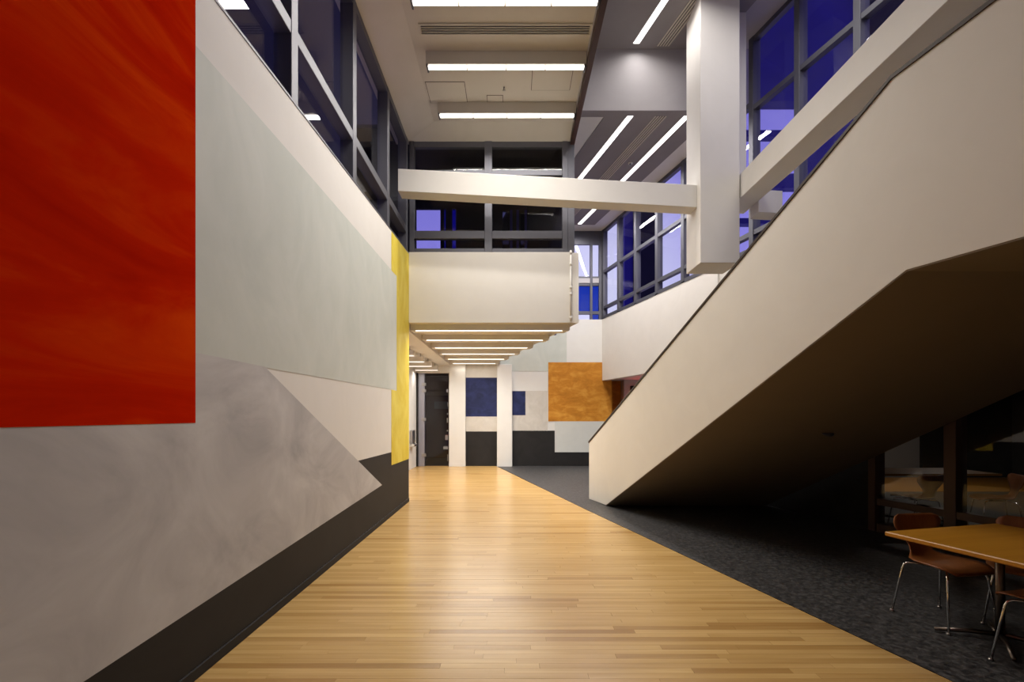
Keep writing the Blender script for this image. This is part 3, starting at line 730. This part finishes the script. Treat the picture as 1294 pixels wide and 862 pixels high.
# ------------------------------------------------------------------ table and chairs
ANG = math.atan2(V.y, V.x)                    # table frame: local x = across (V), local y = along the wing (U)
def make_table(label, loc, rz, w, l, posts):
    t = tag(empty('table', loc, rz), label, 'table')
    box('tabletop', 0, w, -l, 0, 0.708, 0.74, M['table'], t, 0.006)
    for cx, cy in posts:
        tube('pedestal', [(cx, cy, 0.03), (cx, cy, 0.70)], 0.027, M['pedestal'], t, 14)
        box('top_plate', cx-0.2, cx+0.2, cy-0.2, cy+0.2, 0.694, 0.708, M['pedestal'], t)
        for dx, dy in ((-1, 1), (-1, -1), (1, 1), (1, -1)):
            tube('foot', [(cx, cy, 0.05), (cx+dx*0.12, cy+dy*0.12, 0.040), (cx+dx*0.27, cy+dy*0.24, 0.018)], 0.017, M['pedestal'], t, 10, [1, 1, 0.8])
    return t
make_table('honey wood table on a dark pedestal in the nook under the stair landing', (2.763, 3.64, 0), ANG, 1.12, 0.90, [(0.63, -0.33)])
make_table('wood table in the dim room beyond the dark glazing', (5.30, 8.05, 0), 0.0, 1.9, 0.85, [(0.45, -0.42), (1.45, -0.42)])

def chair_shell():
    # rows from seat front edge to top of back: (along facing, height, half width, dish)
    rows = [(0.235, 0.425, 0.165, 0.0), (0.215, 0.440, 0.195, 0.004), (0.15, 0.447, 0.222, 0.010), (0.06, 0.445, 0.232, 0.014), (-0.04, 0.440, 0.222, 0.016),
            (-0.12, 0.442, 0.185, 0.016), (-0.165, 0.455, 0.140, 0.016), (-0.195, 0.485, 0.105, 0.014), (-0.212, 0.530, 0.095, 0.012), (-0.224, 0.580, 0.120, 0.014),
            (-0.236, 0.630, 0.170, 0.018), (-0.248, 0.680, 0.212, 0.024), (-0.258, 0.725, 0.222, 0.028), (-0.266, 0.760, 0.205, 0.028), (-0.270, 0.782, 0.160, 0.022)]
    nx = 10; top, bot = [], []
    P = [Vector((0, r[0], r[1])) for r in rows]
    for i, r in enumerate(rows):
        d = (P[min(i+1, len(rows)-1)]-P[max(i-1, 0)]).normalized()
        nn = Vector((1, 0, 0)).cross(d)       # upward / forward normal of the shell
        if nn.z < 0 and i < 6: nn = -nn
        if i >= 6 and nn.y < 0: nn = -nn
        for k in range(nx+1):
            t = -1+2*k/nx
            p = Vector((t*r[2], r[0], r[1])) + nn*(r[3]*(t*t))*1.6
            top.append(p+nn*0.0048); bot.append(p-nn*0.0048)
    vs = top+bot; N = len(top); fs = []
    nr = len(rows)
    for i in range(nr-1):
        for k in range(nx):
            a = i*(nx+1)+k
            fs.append((a, a+1, a+nx+2, a+nx+1)); fs.append((N+a, N+a+nx+1, N+a+nx+2, N+a+1))
    rim = [k for k in range(nx+1)] + [i*(nx+1)+nx for i in range(1, nr)] + [(nr-1)*(nx+1)+k for k in range(nx-1, -1, -1)] + [i*(nx+1) for i in range(nr-2, 0, -1)]
    for a, b in zip(rim, rim[1:]+rim[:1]): fs.append((a, N+a, N+b, b))
    return vs, fs

def make_chair(label):
    c = tag(empty('plywood_chair', (0, 0, 0)), label, 'chair', 'plywood chairs around the table')
    vs, fs = chair_shell()
    mesh('seat_shell', vs, fs, M['ply'], c, smooth=True)
    tube('hub', [(0, 0, 0.405), (0, 0, 0.430)], 0.075, M['steel'], c, 16)
    for dx, dy in ((-1, 1), (1, 1), (-1, -1), (1, -1)):
        hx, hy = 0.225*dx, 0.225*dy
        pts = [(0.05*dx, 0.05*dy, 0.412), (0.13*dx, 0.13*dy, 0.415), (0.155*dx, 0.155*dy, 0.412), (0.170*dx, 0.170*dy, 0.398), (0.177*dx, 0.177*dy, 0.375), (hx, hy, 0.012)]
        lg = tube('leg', pts, 0.0085, M['chrome'], c, 10)
        tube('glide', [(hx, hy, 0.0), (hx, hy, 0.014)], 0.015, M['steel'], lg, 12)
    return c
def copy_tree(o, parent=None):
    c = o.copy(); COL.objects.link(c)
    if parent: c.parent = parent
    for ch in list(o.children): copy_tree(ch, c)
    return c
ch1 = make_chair('brown plywood chair with chrome legs at the far left corner of the table')
spots = [((3.37, 3.83), (0.15, -0.99), None),
         ((3.93, 3.72), (-0.8, -0.6), 'brown plywood chair at the right side of the table, only its back top showing'),
         ((3.40, 3.04), (-0.2425, 0.97), 'plywood chair at the near side of the table, one chrome leg in view')]
spots += [((5.72, 6.95), (-0.15, 0.99), 'plywood chair beyond the glazing, its back turned to the hall'),
          ((5.85, 8.25), (0.1, -0.99), 'plywood chair on the far side of the table beyond the glazing'),
          ((6.75, 6.85), (-0.9, 0.4), 'plywood chair beyond the glazing right of the thick bronze post')]
for i, (c, f, lab) in enumerate(spots):
    o = ch1 if i == 0 else copy_tree(ch1)
    o.location = (c[0], c[1], 0); o.rotation_euler = (0, 0, math.atan2(f[1], f[0])-math.pi/2)
    if lab: o['label'] = lab

# ------------------------------------------------------------------ behind the camera, and outside
tag(box('wall_near', XL-0.2, 9.0, -4.2, -4.0, 0, 8.7, M['ceil']), 'plain wall behind the viewer closing the hall', 'wall', kind='structure')
tag(box('sky_block_wall', -6.2, -5.8, -14, 25, 0, 34, M['ext_dark']), 'dark wall added beyond the left clerestory to block the sky', 'wall', kind='structure')  # added and sized to keep the sky out of the left panes
et = tag(empty('stair_tower', (15.3, 60, 0)), 'dark blue tower block seen through the wing glazing', 'building')
box('shaft', -2.0, 1.6, -2, 2, 0, 34, M['ext_blue'], et); box('dark_bay', -1.0, 1.7, -2.2, -2.0, 0, 34, M['ext_dark'], et)
eb = tag(empty('office_block', (18, 22, 0)), 'dark blue block with fins seen through the wing glazing right of the column', 'building')
prism('facade', [(-5.0, 0), (22, 0), (22, 8), (0.4, 8)], 0, 40, M['ext_blue'], eb)
box('dark_corner', -2.5, -0.5, -0.3, 0, 0, 40, M['ext_dark'], eb)
box('roof_canopy', -9.5, -5.0, -0.3, 0.3, 15.5, 40, M['ext_blue'], eb)
for z, hz in ((14.1, 0.3), (11.8, 0.65), (10.2, 0.25)): box('fin', -9.5, -5.0, 0.0, 0.4, z, z+hz, M['ext_blue'], eb)
